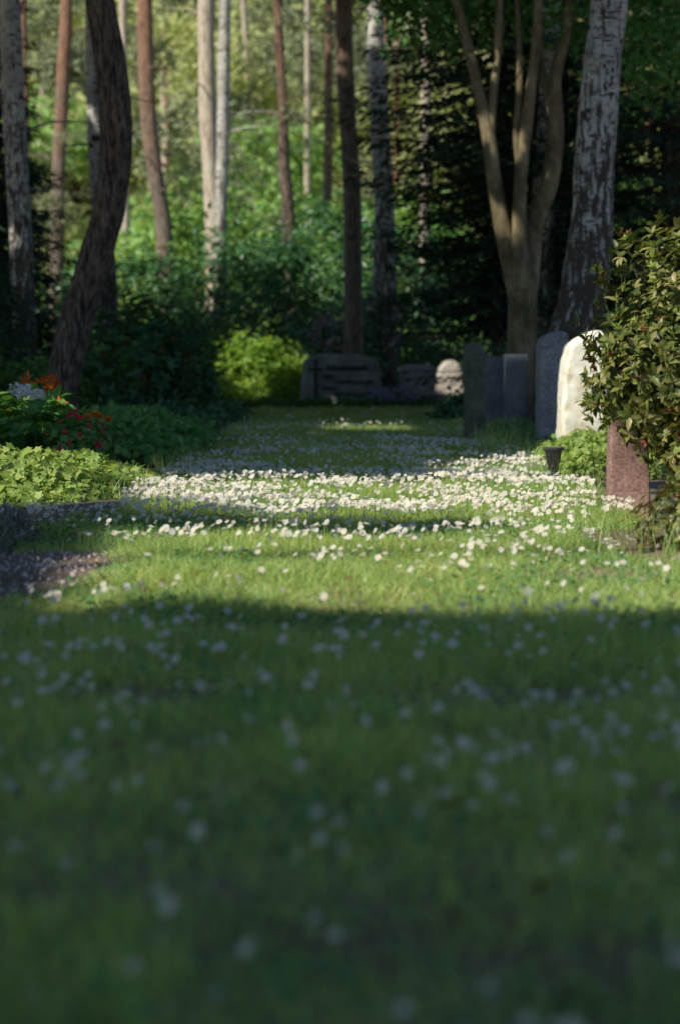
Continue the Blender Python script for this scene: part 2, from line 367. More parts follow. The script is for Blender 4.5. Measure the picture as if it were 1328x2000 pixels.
# ------------------------------------------------------------------ trees
def tube(pts, sides=16, sub=6, rough=.05, flare=0):
    pts = np.array(pts, float); n = len(pts)
    ext = np.vstack([2 * pts[0] - pts[1], pts, 2 * pts[-1] - pts[-2]])
    out = []
    for i in range(n - 1):
        p0, p1, p2, p3 = ext[i:i + 4]
        for t in np.linspace(0, 1, sub, endpoint=False):
            out.append(.5 * ((2 * p1) + (-p0 + p2) * t + (2 * p0 - 5 * p1 + 4 * p2 - p3) * t * t + (-p0 + 3 * p1 - 3 * p2 + p3) * t ** 3))
    out.append(pts[-1]); out = np.array(out); C = out[:, :3]; R = out[:, 3]
    T = nrm(np.gradient(C, axis=0)); ref = np.array([0, 1., 0.03])
    A = nrm(np.cross(T, ref)); B = np.cross(T, A)
    an = np.arange(sides) / sides * 2 * np.pi
    wob = 1 + rough * (vnoise(an[None, :] * 1.3 + C[:, 2:3] * .4, C[:, 2:3] * 2.5 + C[:, 0:1] * 9 + 0 * an[None, :], 1.) - .5) * 2
    wob = wob * (1 + flare * np.exp(-C[:, 2:3] / .25) * (1 + .5 * np.cos(an * 4 + C[0, 0] * 5))[None, :])
    V = C[:, None, :] + (R[:, None] * wob)[..., None] * (np.cos(an)[None, :, None] * A[:, None, :] + np.sin(an)[None, :, None] * B[:, None, :])
    m = len(C); i = np.arange(m - 1)[:, None] * sides + np.arange(sides)[None, :]
    j = np.arange(m - 1)[:, None] * sides + (np.arange(sides)[None, :] + 1) % sides
    F = np.stack([i, j, j + sides, i + sides], -1).reshape(-1, 4)
    return V.reshape(-1, 3), F
def tubes(name, lst, mat, parent=None, **kw):
    Vs, Fs, o = [], [], 0
    for t in lst:
        V, F = tube(t, **kw); Vs.append(V); Fs.append(F + o); o += len(V)
    V = np.vstack(Vs); F = np.vstack(Fs)
    return mesh_np(name, V, F.ravel(), np.full(len(F), 4), [mat], parent=parent, smooth=True)
def P4(d, L): return [(x, d, z, r) for (x, z, r) in L]
def stubs(path, z0, z1, cnt, length, r0=.02):
    path = np.array(path); out = []
    for _ in range(cnt):
        z = rng.uniform(z0, z1); i = np.interp(z, path[:, 2], np.arange(len(path)))
        c = np.array([np.interp(i, np.arange(len(path)), path[:, q]) for q in range(4)])
        a = rng.uniform(0, 6.28); L = length * rng.uniform(.4, 1.2); dx, dy = math.cos(a), math.sin(a)
        up = rng.uniform(-.1, .45)
        out.append([(c[0], c[1], z, r0), (c[0] + dx * L * .5, c[1] + dy * L * .5, z + up * L * .5, r0 * .7), (c[0] + dx * L, c[1] + dy * L, z + up * L * .7 - .05 * L, r0 * .25)])
    return out
def tree(name, path, bark, crown=None, nst=5, z0=2.5, z1=7, L=.9, leafm='far_g', flare=.15, cs=.16, sprays=0):
    e = empty(name)
    tubes('trunk', [path], M[bark], e, sides=22, sub=10, rough=.07, flare=flare)
    br = stubs(path, z0, z1, nst, L)
    if sprays:
        C = np.array([b[-1][:3] for b in br[:sprays]]); C = np.concatenate([C, np.array([b[1][:3] for b in br[:sprays]])])
        P = np.repeat(C, 60, 0) + rng.normal(size=(len(C) * 60, 3)) * [.22, .22, .12]
        X, Y, Z = frame_from_normal(rng.normal(size=P.shape) * .5 + UP); inst('low_sprays', *leaf_t(.25), P, X, Y, Z, .12, M[leafm], parent=e)
    top = path[-1]
    nb = len(br)
    for a in np.arange(7) / 7 * 6.28:
        R = 1.8; br.append([(top[0], top[1], top[2] - 1.5, .05), (top[0] + R * .5 * math.cos(a), top[1] + R * .5 * math.sin(a), top[2] - .9, .035), (top[0] + R * math.cos(a), top[1] + R * math.sin(a), top[2] - .2, .012)])
    tubes('limbs', br, M[bark], e, sides=6, sub=3)
    ends = np.array([b[-1][:3] for b in br[nb:]])
    leafmass('crown', [((q[0], q[1], q[2] + .3), (1.1, 1.1, .7), 45, 14, .16, .2) for q in ends] , leaf_t(.3), cs, M[leafm], e)
    return e

tree('scots_pine_tree', P4(25, [(-2.85, -.05, .22), (-2.88, .32, .18), (-2.74, 1.06, .175), (-2.52, 1.81, .17), (-2.36, 2.44, .165), (-2.31, 3.13, .165), (-2.38, 3.82, .162), (-2.48, 4.45, .155), (-2.6, 5.5, .14), (-2.7, 8, .11), (-2.5, 11.5, .06)]), 'pine', nst=3, z0=3, z1=5, leafm='far_p')
tree('birch_tree', P4(30, [(-3.88, -.05, .2), (-3.9, .8, .16), (-3.96, 2.3, .15), (-4.03, 3.6, .14), (-4.09, 5.2, .13), (-4.2, 9, .09), (-4.2, 12, .05)]), 'birch', nst=8)
tree('birch_tree', P4(33, [(-3.15, -.05, .18), (-3.17, .73, .14), (-3.16, 1.71, .13), (-3.31, 3.5, .12), (-3.37, 5.6, .11), (-3.5, 9, .08), (-3.5, 12, .04)]), 'birch', nst=5)
tree('scots_pine_tree', P4(60, [(-7.7, -.05, .16), (-7.7, 3, .12), (-7.85, 8, .11), (-7.9, 15, .07)]), 'pine_far', nst=16, z0=3, z1=11, leafm='far_p', sprays=8)
tree('scots_pine_tree', P4(55, [(-6.45, -.05, .2), (-6.42, 4, .16), (-6.3, 7, .15), (-6.2, 9, .14), (-6.0, 15, .07)]), 'pine_far', nst=16, z0=3, z1=10, leafm='far_p', sprays=8)
tree('scots_pine_tree', P4(58, [(-5.1, -.05, .14), (-5.15, 4, .11), (-5.2, 9, .1), (-5.2, 15, .06)]), 'pale', nst=12, z0=3, z1=10, leafm='far_p', sprays=6)
tree('scots_pine_tree', P4(49, [(-3.48, -.05, .21), (-3.55, 3.09, .17), (-3.72, 4.28, .16), (-3.88, 5.6, .16), (-3.95, 8.0, .155), (-4.0, 13, .07)]), 'pine_far', nst=10, z0=3, z1=9, leafm='far_p')
tree('scots_pine_tree', P4(46, [(-2.38, -.05, .2), (-2.4, 2.85, .155), (-2.45, 4.1, .16), (-2.52, 5.57, .16), (-2.54, 7.5, .155), (-2.5, 13, .07)]), 'pale', nst=5, z0=4, z1=9, leafm='far_p')
tree('birch_tree', P4(44, [(-2.2, -.05, .15), (-2.18, 2.76, .12), (-2.15, 3.97, .11), (-2.12, 5.4, .11), (-2.09, 7.2, .105), (-2, 13, .05)]), 'birch', nst=5, z0=4, z1=8)
tree('scots_pine_tree', P4(50, [(-1.0, -.05, .18), (-1.05, 3.45, .14), (-1.15, 4.6, .12), (-1.18, 6, .1), (-1.28, 8.1, .095), (-1.3, 14, .05)]), 'pine', nst=12, z0=3, z1=9, leafm='far_p', sprays=4)
tree('scots_pine_tree', P4(60, [(-.3, -.05, .16), (-.32, 4, .12), (-.28, 8, .1), (-.3, 15, .05)]), 'pine', nst=20, z0=3, z1=10, leafm='far_p', sprays=8)
tree('scots_pine_tree', P4(38, [(.21, -.05, .18), (.21, 1.5, .15), (.19, 3.13, .14), (.11, 4.75, .135), (.06, 6.35, .135), (0, 13, .06)]), 'pine_far', nst=12, z0=3.5, z1=7, leafm='far_p', sprays=3)
tree('birch_tree', P4(40, [(.72, -.05, .26), (.73, 1.56, .2), (.73, 3.26, .17), (.63, 4.95, .15), (.58, 6.6, .13), (.5, 13, .05)]), 'birch', nst=10, z0=3.5, z1=7)
tree('scots_pine_tree', P4(46, [(1.55, -.05, .12), (1.6, 3.6, .09), (1.64, 7.5, .085), (1.6, 13, .05)]), 'pale', nst=6, leafm='far_p')
tree('birch_tree', P4(32, [(2.72, -.05, .22), (2.7, 1.07, .17), (2.68, 2.77, .15), (2.79, 4.8, .13), (2.9, 9, .09), (2.9, 12, .05)]), 'birch', nst=6)
tree('birch_tree', P4(24, [(2.2, -.05, .36), (2.29, .85, .265), (2.39, 1.26, .24), (2.46, 1.77, .22), (2.51, 2.37, .2), (2.545, 3, .195), (2.6, 3.7, .19), (2.67, 4.3, .18), (2.8, 6, .16), (2.9, 9, .1), (2.9, 12, .05)]), 'birch', nst=3, z0=4, z1=8)

e = empty('multi_stemmed_cherry_tree'); D = 27
tubes('stems', [
    P4(D, [(2.02, -.05, .24), (2.03, .6, .18), (2.04, 1.31, .165), (2.02, 1.75, .14), (2.0, 2.0, .07)]),
    P4(D, [(2.0, 1.35, .11), (1.84, 2.1, .1), (1.72, 2.75, .085), (1.66, 3.2, .078), (1.55, 3.7, .062), (1.41, 4.3, .055), (1.26, 4.87, .05), (1.0, 5.9, .03)]),
    P4(D, [(1.67, 3.05, .05), (1.70, 3.6, .05), (1.76, 4.17, .045), (1.78, 4.75, .04), (1.85, 6, .02)]),
    P4(D - .1, [(2.02, 1.5, .1), (1.99, 2.29, .08), (2.02, 2.86, .075), (2.09, 3.5, .065), (2.18, 4.3, .05), (2.25, 5.8, .03)]),
    P4(D + .1, [(2.08, 1.35, .12), (2.18, 2.23, .11), (2.35, 2.75, .10), (2.42, 3.3, .09), (2.41, 3.9, .07), (2.55, 4.5, .06), (2.6, 5.6, .04)]),
    P4(D + .2, [(2.38, 3.5, .05), (2.25, 4.1, .045), (2.2, 4.9, .04), (2.1, 5.9, .02)]),
    P4(D - .05, [(2.05, 2.6, .05), (1.97, 3.2, .045), (2.0, 3.9, .035), (1.95, 5.2, .02)]),
], M['smooth'], e, sides=14, sub=8, rough=.1, flare=.2)
leafmass('crown', [((1.5, 27, 5.8), (1.7, 1.3, .95), 300, 14, .13, .2), ((2.8, 27.5, 5.4), (1.6, 1.2, 1.2), 280, 14, .13, .2), ((3.6, 27.3, 4.4), (.9, 1, .9), 110, 14, .12, .2), ((1.1, 27.6, 4.7), (.7, .8, .5), 60, 14, .1, .2), ((.75, 27.6, 5.0), (.6, .8, .35), 40, 14, .1, .2)], leaf_t(.3), .11, M['mid'], e)

# spruces -------------------------------------------------------------
def spruce(name, x, y, H, R, zb=.3, lev=26, mat='spruce', per=1.0, seed=1, prof=None):
    r = np.random.default_rng(seed); e = empty(name)
    tubes('trunk', [[(x, y, -.05, .16), (x, y, H * .5, .1), (x, y, H, .02)]], M['pine'], e, sides=10, sub=4)
    Ps, Ys, br = [], [], []
    for li in range(lev):
        z = zb + (H - zb) * (li / lev) ** 1.05; q = (1 - (z - zb) / (H - zb + .3)) ** .7
        if prof: q = np.interp(z, *prof)
        for b in range(8):
            a = b / 8 * 6.28 + li * 1.3 + r.normal() * .2; L = R * q * r.uniform(.55, 1.25); zz = z + r.normal() * .1
            t = np.linspace(.12, 1, 14); dirv = np.array([math.cos(a), math.sin(a)]); side = np.array([-dirv[1], dirv[0]])
            cz = zz + L * (-.28 * t + .16 * t ** 3)
            br.append([(x, y, zz, .02), (x + dirv[0] * L * .5, y + dirv[1] * L * .5, zz - L * .12, .014), (x + dirv[0] * L, y + dirv[1] * L, zz - .12 * L, .004)])
            for k_, tt in enumerate(t):
                sl = L * .38 * (1 - tt) ** .7 * (.35 + tt) + .1
                for s in (-1, 1):
                    for u in np.arange(0.05, sl, .07 / per):
                        p = np.array([x + dirv[0] * (L * tt + u * .6) + side[0] * s * u, y + dirv[1] * (L * tt + u * .6) + side[1] * s * u, cz[k_] - u * .28])
                        Ps.append(p); Ys.append((dirv[0] * .7 + side[0] * s, dirv[1] * .7 + side[1] * s, -.35))
    P = np.array(Ps) + r.normal(size=(len(Ps), 3)) * .025; Yv = np.array(Ys) + r.normal(size=(len(Ps), 3)) * .35
    X, Y, Z = frame_from_axis(Yv, UP + r.normal(size=Yv.shape) * .35)
    inst('needles', *leaf_t(.2, .05), P, X, Y, Z, r.uniform(.08, .17, len(P)), M[mat], parent=e)
    tubes('limbs', br, M['twig'], e, sides=5, sub=2)
spruce('spruce_tree', 2.2, 33.0, 7.0, 2.45, 1.3, 28, seed=2, prof=([1.3, 2.5, 3.6, 4.5, 6, 7], [.6, .68, .95, .9, .5, .1]))
spruce('spruce_tree', 4.3, 31.5, 9.5, 2.4, .3, 32, seed=3)
spruce('spruce_tree', 3.3, 36, 11, 2.3, .3, 32, seed=4)
spruce('spruce_tree', -4.5, 31.5, 4.3, 1.3, .4, 20, seed=5)
spruce('spruce_tree', -5.4, 37, 7.5, 1.6, .4, 20, seed=6)

# ------------------------------------------------------------------ shrubs
def shrub(name, blobs, tpl, size, mat, extra=None, **kw):
    e = empty(name)
    leafmass('foliage', blobs, tpl, size, M[mat], e, **kw)
    st = []
    for b in blobs:
        c, r = b[0], b[1]
        for _ in range(7):
            a = rng.uniform(0, 6.28); q = rng.uniform(.3, .8)
            st.append([(c[0] + rng.normal() * .04, c[1] + rng.normal() * .04, -.02, .016), (c[0] + r[0] * q * .4 * math.cos(a), c[1] + r[1] * q * .4 * math.sin(a), c[2] * .6, .012), (c[0] + r[0] * q * math.cos(a), c[1] + r[1] * q * math.sin(a), c[2] + r[2] * .5, .004)])
    tubes('branches', st, M['twig'], e, sides=5, sub=3)
    return e
L3 = leaf_t(.22, .08)
shrub('rhododendron_bush', [((-3.6, 44, 1.2), (1.5, 1, 1.6), 380, 12, .14), ((-1.6, 43, 1.3), (1.5, 1, 1.7), 420, 12, .14), ((-.3, 44, 1.6), (1.4, 1, 1.9), 380, 12, .14)], L3, .17, 'rhodo_dark')
shrub('rhododendron_bush', [((.9, 43.5, 1.4), (1.3, 1, 1.7), 350, 12, .14), ((2.3, 42, 1.2), (1.2, 1, 1.5), 300, 12, .14)], L3, .16, 'rhodo_dark')
shrub('rhododendron_bush', [((-4.9, 41, .9), (1.2, 1, 1.3), 300, 12, .13), ((-3.4, 39.5, .6), (.9, .8, .9), 220, 12, .12)], L3, .14, 'rhodo_dark')
e = shrub('rhododendron_bush', [((-.15, 39.5, .75), (.8, .7, .95), 220, 12, .12), ((-1.9, 40, .6), (1.1, .7, .85), 220, 12, .12)], L3, .13, 'rhodo_dark')
leafmass('pink_blossoms', [((-.1, 39.0, 1.0), (.5, .5, .6), 26, 18, .06), ((.6, 40.5, 1.3), (.5, .5, .6), 14, 18, .06)], leaf_t(.4), .06, M['pink'], e)
shrub('yew_bush', [((-4.05, 28, .8), (.55, .5, 1.15), 420, 12, .07)], leaf_t(.15), .08, 'spruce')
shrub('boxwood_bush', [((-1.72, 38, .62), (.42, .4, .62), 260, 12, .05, .8, .02, .06)], leaf_t(.3), .06, 'mid')
shrub('azalea_bush', [((-1.25, 37, .5), (.62, .5, .55), 240, 12, .09), ((-.8, 36.8, .32), (.42, .4, .38), 110, 12, .08)], leaf_t(.3), .095, 'lime')
shrub('azalea_bush', [((-2.05, 34.5, .3), (.45, .4, .36), 110, 12, .06)], leaf_t(.3), .075, 'lime')
e = shrub('pieris_bush', [((-2.3, 28, .7), (.62, .5, .75), 230, 1, .03), ((-1.75, 28.5, .4), (.45, .4, .4), 150, 12, .06)], leaf_t(.2), .10, 'rhodo_dark')
C, A = bush_pts((-2.3, 28, .75), (.65, .5, .75), 260, 1, .02, .5); rosettes('rosettes', C, A + UP * .7, 7, leaf_t(.18), .12, M['rhodo_dark'], e)
C, A = bush_pts((-2.3, 28, .75), (.62, .5, .78), 26, 1, .02, .9); rosettes('red_shoots', C, A + UP * 1.5, 6, leaf_t(.18), .08, M['redleaf'], e, spread=.9)
shrub('shade_shrub', [((-2.8, 31, .45), (.8, .6, .55), 220, 12, .09), ((-3.4, 26.2, .35), (.6, .5, .4), 160, 12, .08)], leaf_t(.25), .10, 'mid')
shrub('shade_shrub', [((2.25, 29, .45), (.5, .6, .5), 150, 12, .09), ((2.9, 27.5, .5), (.8, .6, .6), 200, 12, .09), ((1.35, 27.5, .12), (.25, .4, .2), 60, 12, .06)], leaf_t(.25), .10, 'rhodo_dark')
e = empty('lilac_groundcover')
leafmass('leaves', [((.78, 35.2, .1), (.35, .25, .14), 90, 12, .04)], leaf_t(.3), .05, M['mid'], e)
leafmass('flowers', [((.78, 35.0, .18), (.36, .25, .12), 70, 12, .03)], leaf_t(.4), .035, M['lilac'], e)
leafmass('low_hedge', [((x_, 35.0, .03), (.3, .28, .1), 80, 12, .03) for x_ in np.arange(-1.1, 1.25, .25)], leaf_t(.3), .05, M['mid'])

# near rhododendron at the right border
e = empty('rhododendron_bush')
Cs, As = [], []
for (c, r, nn, sh_) in [((1.84, 11.5, .82), (.66, .6, .64), 1300, .35), ((1.52, 11.3, .68), (.4, .4, .28), 420, .3), ((2.15, 11.6, .55), (.6, .6, .6), 500, .3), ((1.72, 11.1, .36), (.28, .35, .38), 480, .2), ((1.85, 10.6, .25), (.32, .35, .35), 300, .2)]:
    C, A = bush_pts(c, r, nn, 1, .02, sh_, .05, .28); Cs.append(C); As.append(A)
C = np.concatenate(Cs); A = np.concatenate(As)
rosettes('leaves', C, A + UP * .45 + rng.normal(size=A.shape) * .4, 7, leaf_hi(.2, .05), .06, M['rhodo'], e, spread=1.2, jit=.4)
rosettes('young_shoots', C[::14] + nrm(A[::14]) * .03, A[::14] + UP, 5, leaf_hi(.18, .05), .045, M['redleaf'], e, spread=.6)
rosettes('bright_shoots', C[::10] + nrm(A[::10]) * .03, A[::10] + UP, 5, leaf_hi(.18, .05), .04, M['ivy'], e, spread=.8)
st = [[(1.85 + rng.normal() * .04, 11.5 + rng.normal() * .04, 0, .016), (1.87 + (q[0] - 1.87) * .5, 11.5 + (q[1] - 11.5) * .5, q[2] * .45, .008), (q[0], q[1], q[2], .002)] for q in C[::14]]
tubes('branches', st, M['twig'], e, sides=6, sub=4)
e = empty('barberry_shrub')
C, A = bush_pts((1.45, 9.7, .08), (.28, .4, .22), 300, 1, .02, .3, .0); rosettes('leaves', C, A + UP * .5, 6, leaf_hi(.25), .034, M['rhodo'], e)
rosettes('red_leaves', C[::5] + .01, A[::5] + UP * .5, 6, leaf_hi(.25), .03, M['redleaf'], e)

# ------------------------------------------------------------------ ground cover plots
def cover(name, x0, x1, y0, y1, hfun, dens, tpl, size, mat, ok=None, parent=None):
    x, y = scatter(x0, x1, y0, y1, dens); h = hfun(x, y); k = h > .01
    if ok is not None: k &= ok(x, y)
    x, y, h = x[k], y[k], h[k]; N = len(x)
    P = np.stack([x, y, h * rng.uniform(.5, 1.08, N)], 1)
    e1 = .05; gxn = (hfun(x - e1, y) - hfun(x + e1, y)) / (2 * e1); gyn = (hfun(x, y - e1) - hfun(x, y + e1)) / (2 * e1)
    nv = np.stack([np.clip(gxn, -2, 2), np.clip(gyn, -2, 2), np.ones(N)], 1) + rng.normal(size=(N, 3)) * .6 + np.array([-.1, -.25, 0])
    X, Y, Z = frame_from_normal(nv)
    return inst(name, *tpl, P, X, Y, Z, size * rng.uniform(.5, 1.25, N), M[mat], parent=parent)
def mound(cx, cy, rx, ry, H, p=2.5, nz=.45):
    def f(x, y):
        q = np.abs((x - cx) / rx) ** p + np.abs((y - cy) / ry) ** p
        return H * np.clip(1 - q + nz * (vnoise(x, y, 3.5, cx) - .5), 0, 1) ** .45 * (.6 + .8 * vnoise(x, y, 5, cy))
    return f
cover('ivy_grave_plot', -2.7, -.9, 11.9, 15.2, mound(-1.95, 13.6, .97, 1.35, .2), 2400, ivy_t(), .048, 'ivy')
cover('groundcover_plants', -3.0, -1.0, 16.6, 24.5, mound(-2.0, 20.4, .98, 3.8, .24), 900, leaf_hi(.32), .075, 'cover')
cover('groundcover_plants', -3.0, -1.0, 24, 33, mound(-2.05, 28.5, .95, 4.2, .22), 500, leaf_t(.32), .09, 'rhodo_dark')
cover('ivy_grave_plot', 1.25, 2.4, 14.9, 18.4, mound(1.8, 16.4, .52, 1.3, .22), 1900, ivy_t(), .048, 'ivy')
cover('groundcover_plants', 1.3, 2.6, 18.2, 26, mound(2.0, 22, .62, 3.8, .12), 700, leaf_hi(.3), .06, 'rhodo_dark')
cover('groundcover_plants', 1.2, 3.5, 26, 34, mound(2.2, 30, 1.0, 3.8, .2), 350, leaf_t(.3), .09, 'rhodo_dark')
e = empty('heather_plant')
x, y = scatter(-2.0, -1.1, 9.2, 11.2, 2200); hh = mound(-1.66, 10.1, .38, .8, .14, nz=1.2)(x, y); k = hh > .01; x, y, hh = x[k], y[k], hh[k]; N = len(x)
d = rng.normal(size=(N, 3)) * .7; d[:, 2] = 1; X, Y, Z = frame_from_axis(d, rng.normal(size=(N, 3)))
inst('sprigs', *leaf_t(.14, .02), np.stack([x, y, hh * rng.uniform(.1, .8, N)], 1), X, Y, Z, rng.uniform(.03, .06, N), M['heather'], parent=e)

e = empty('orange_lily_plant')
nC = 40; cx = rng.uniform(-2.75, -1.9, nC); cy = rng.uniform(16.2, 17.8, nC); cz = rng.uniform(.36, .62, nC)
tubes('stalks', [[(a + rng.normal() * .05, b, 0, .006), (a, b, c * .6, .005), (a, b, c, .004)] for a, b, c in zip(cx, cy, cz)], M['cover'], e, sides=5, sub=3)
C = np.stack([cx, cy, cz], 1)
rosettes('blooms', C[:28], rng.normal(size=(28, 3)) * .6 + np.array([0, -.7, .7]), 6, leaf_hi(.2, -.05), .068, M['orange'], e, spread=1.05)
C = np.concatenate([C * [1, 1, k_] for k_ in (.2, .4, .6, .8)]) + rng.normal(size=(nC * 4, 3)) * [.05, .05, .02]
rosettes('leaves', C, UP + rng.normal(size=C.shape) * .2, 6, leaf_hi(.2, .05), .14, M['cover'], e, spread=1.2)
e = empty('hydrangea_plant')
leafmass('white_blooms', [((-2.10, 16.0, .55), (.07, .06, .04), 50, 4, .01, .8), ((-2.01, 16.1, .53), (.045, .05, .03), 26, 4, .01, .8)], leaf_t(.45), .026, M['white'], e)
C, A = bush_pts((-2.1, 16.1, .28), (.42, .3, .2), 60, 1, .02, .4); rosettes('leaves', C, A * .5 + UP, 5, leaf_hi(.34, .05), .12, M['cover'], e, spread=1.2)
tubes('stems', [[(-2.08, 16.0, 0, .008), (-2.09, 16.0, .3, .006), (-2.10, 16.0, .52, .005)], [(-2.03, 16.1, 0, .008), (-2.02, 16.1, .3, .006), (-2.01, 16.1, .5, .005)]], M['cover'], e, sides=5, sub=2)
e = empty('red_begonia_plant')
C, A = bush_pts((-1.72, 15.9, .2), (.18, .2, .17), 60, 1, .01, .5); rosettes('leaves', C, A + UP, 5, leaf_hi(.4), .06, M['cover'], e)
C, A = bush_pts((-1.72, 15.8, .25), (.2, .2, .17), 34, 1, .01, .9); rosettes('blooms', C, A + [0, -.8, .4], 6, leaf_t(.4), .026, M['red'], e, spread=1.2)
e = empty('marigold_plant')
C, A = bush_pts((-1.64, 16.3, .26), (.14, .15, .1), 40, 1, .01, .5); rosettes('leaves', C, A + UP, 5, leaf_hi(.3), .05, M['cover'], e)
C = np.array([[-1.68, 16.1, .37], [-1.60, 16.12, .375], [-1.75, 16.2, .36], [-1.55, 16.2, .35], [-1.64, 16.2, .385]]); 
for q in range(3): rosettes('blooms', C + [0, 0, q * .006], np.tile([0, -.6, 1.], (5, 1)), 9, leaf_t(.35), .040 - q * .008, M['marigold'], e, spread=1.3 - q * .25)
def lathe(name, prof, x, y, mat, parent=None, sides=28):
    an = np.arange(sides) / sides * 2 * np.pi
    V = np.array([(x + r * math.cos(a), y + r * math.sin(a), z) for r, z in prof for a in an]); F = []
    for i in range(len(prof) - 1):
        for j in range(sides): F.append((i * sides + j, i * sides + (j + 1) % sides, (i + 1) * sides + (j + 1) % sides, (i + 1) * sides + j))
    return mesh_np(name, V, np.array(F).ravel(), np.full(len(F), 4), [mat], parent=parent, smooth=True)
vase_m = stonemat('grey_metal_vase', [(.08, .08, .08), (.14, .13, .12), (.2, .19, .18)], .5)
lathe('cone_grave_vase', [(0, 0), (.018, 0), (.022, .01), (.055, .185), (.07, .195), (.07, .21), (.058, .21), (.05, .19), (.02, .03), (0, .03)], 1.34, 15.2, vase_m)
lathe('flower_pot', [(0, 0), (.05, 0), (.07, .12), (.078, .12), (.078, .145), (.068, .145), (.06, .05), (0, .05)], -1.93, 15.7, stonemat('dark_pot', [(.03, .02, .02), (.05, .035, .03), (.07, .05, .04)], .5))

# ------------------------------------------------------------------ gravestones
def slab(name, outline, y0, y1, mat, bevel=.012, rough=0, seed=0, parent=None, voxel=.02, taper=0):
    n_ = len(outline); cx = sum(p[0] for p in outline) / n_
    V = [(x, y0, z) for x, z in outline] + [(x, y1, z) for x, z in outline]
    F = [tuple(range(n_)), tuple(range(2 * n_ - 1, n_ - 1, -1))] + [(i, i + n_, (i + 1) % n_ + n_, (i + 1) % n_) for i in range(n_)]
    me = bpy.data.meshes.new(name); me.from_pydata(V, [], F); me.materials.append(mat)
    import bmesh
    bm = bmesh.new(); bm.from_mesh(me); bmesh.ops.recalc_face_normals(bm, faces=bm.faces); bm.to_mesh(me); bm.free()
    ob = bpy.data.objects.new(name, me); scene.collection.objects.link(ob)
    if parent: ob.parent = parent
    b = ob.modifiers.new('bevel', 'BEVEL'); b.width = bevel; b.segments = 3; b.limit_method = 'ANGLE'; b.angle_limit = math.radians(25)
    if rough:
        rm = ob.modifiers.new('remesh', 'REMESH'); rm.mode = 'VOXEL'; rm.voxel_size = voxel; rm.use_smooth_shade = True
        for s_, k_ in ((.22, 1), (.06, .35)):
            t = bpy.data.textures.new(name + 'n', 'CLOUDS'); t.noise_scale = s_; t.noise_depth = 2
            dm = ob.modifiers.new('disp', 'DISPLACE'); dm.texture = t; dm.strength = rough * k_; dm.mid_level = .5; dm.texture_coords = 'GLOBAL'
    return ob
g_far = stonemat('mossy_granite', [(.17, .18, .17), (.32, .33, .31), (.44, .44, .41)])
g_green = stonemat('weathered_slate', [(.06, .065, .05), (.13, .135, .10), (.22, .21, .16)], .8, 50)
g_blue = stonemat('polished_granite', [(.07, .08, .10), (.12, .135, .17), (.18, .195, .235)], .22, 120, 6, .001, .6)
g_grey = stonemat('grey_granite', [(.19, .18, .19), (.34, .33, .35), (.46, .45, .47)], .75, 45, 5, .012)
g_sand = stonemat('pale_sandstone', [(.68, .6, .46), (.86, .81, .69), (.9, .87, .79)], .85, 12, 3, .012)
g_red = stonemat('red_granite', [(.18, .10, .09), (.32, .19, .17), (.44, .29, .26)], .8, 60, 6, .006)
g_mauve = stonemat('mauve_granite', [(.3, .26, .29), (.45, .4, .43), (.55, .5, .53)], .7)
g_pale = stonemat('pale_boulder', [(.4, .34, .3), (.56, .49, .45), (.66, .6, .56)], .85, 20, 4, .02)

e = empty('inscribed_gravestone')
slab('stone', [(-.59, -.05), (-.585, .3), (-.56, .5), (-.545, .68), (-.48, .745), (-.35, .785), (-.2, .80), (0, .785), (.2, .775), (.42, .75), (.55, .72), (.6, .62), (.615, .4), (.63, -.05)], 36, 36.28, g_far, .03, .02, 1, e, .025)
dk = stonemat('engraved_letters', [(.02, .016, .013), (.03, .025, .02), (.04, .033, .027)], .6)
slab('cross_upright', [(-.383, .12), (-.347, .12), (-.347, .70), (-.383, .70)], 35.95, 36.02, dk, .004, parent=e)
slab('cross_bar', [(-.465, .545), (-.265, .545), (-.265, .578), (-.465, .578)], 35.942, 36.01, dk, .004, parent=e)
def text(s, x, y, z, size, mat, parent, sx=1):
    c = bpy.data.curves.new('inscription', 'FONT'); c.body = s; c.size = size; c.extrude = .02; c.offset = .002; c.materials.append(mat)
    o = bpy.data.objects.new('inscription', c); scene.collection.objects.link(o); o.location = (x, y, z); o.rotation_euler = (math.pi / 2, 0, 0); o.scale = (sx, 1, 1); o.parent = parent
for s, x_, z_, sz in (("Schwarzwelk", -.2, .55, .115), ("Otto", -.26, .43, .085), ("* 19.10.1912  \u2020 3.9.1986", -.12, .355, .062), ("Emma", -.26, .25, .085), ("* 24.8.1919  \u2020 1.11.1998", -.12, .17, .062)):
    text(s, x_, 35.96, z_, sz, dk, e)

slab('gravestone', [(1.155, -.05), (1.15, .5), (1.145, .84), (1.165, .885), (1.21, .905), (1.27, .89), (1.31, .86), (1.325, .8), (1.33, .4), (1.335, -.05)], 22, 22.55, g_green, .02, .015, 2)
slab('polished_gravestone', [(1.52, -.05), (1.52, .75), (1.54, .765), (1.72, .765), (1.72, -.05)], 25.2, 25.75, g_blue, .008)
slab('polished_gravestone', [(1.675, -.05), (1.675, .74), (1.67, .79), (1.885, .79), (1.89, .73), (1.89, -.05)], 24.3, 24.85, g_blue, .008)
slab('granite_gravestone', [(1.66, -.05), (1.655, .5), (1.665, .9), (1.70, .945), (1.78, .975), (1.86, .985), (1.89, .96), (1.895, .5), (1.9, -.05)], 20, 20.55, g_grey, .02, .018, 3)
slab('sandstone_gravestone', [(1.60, -.05), (1.595, .35), (1.605, .60), (1.625, .75), (1.655, .85), (1.71, .90), (1.80, .95), (1.89, .97), (1.918, .94), (1.925, .6), (1.93, .3), (1.95, -.05)], 17.4, 17.9, g_sand, .02, .03, 4)
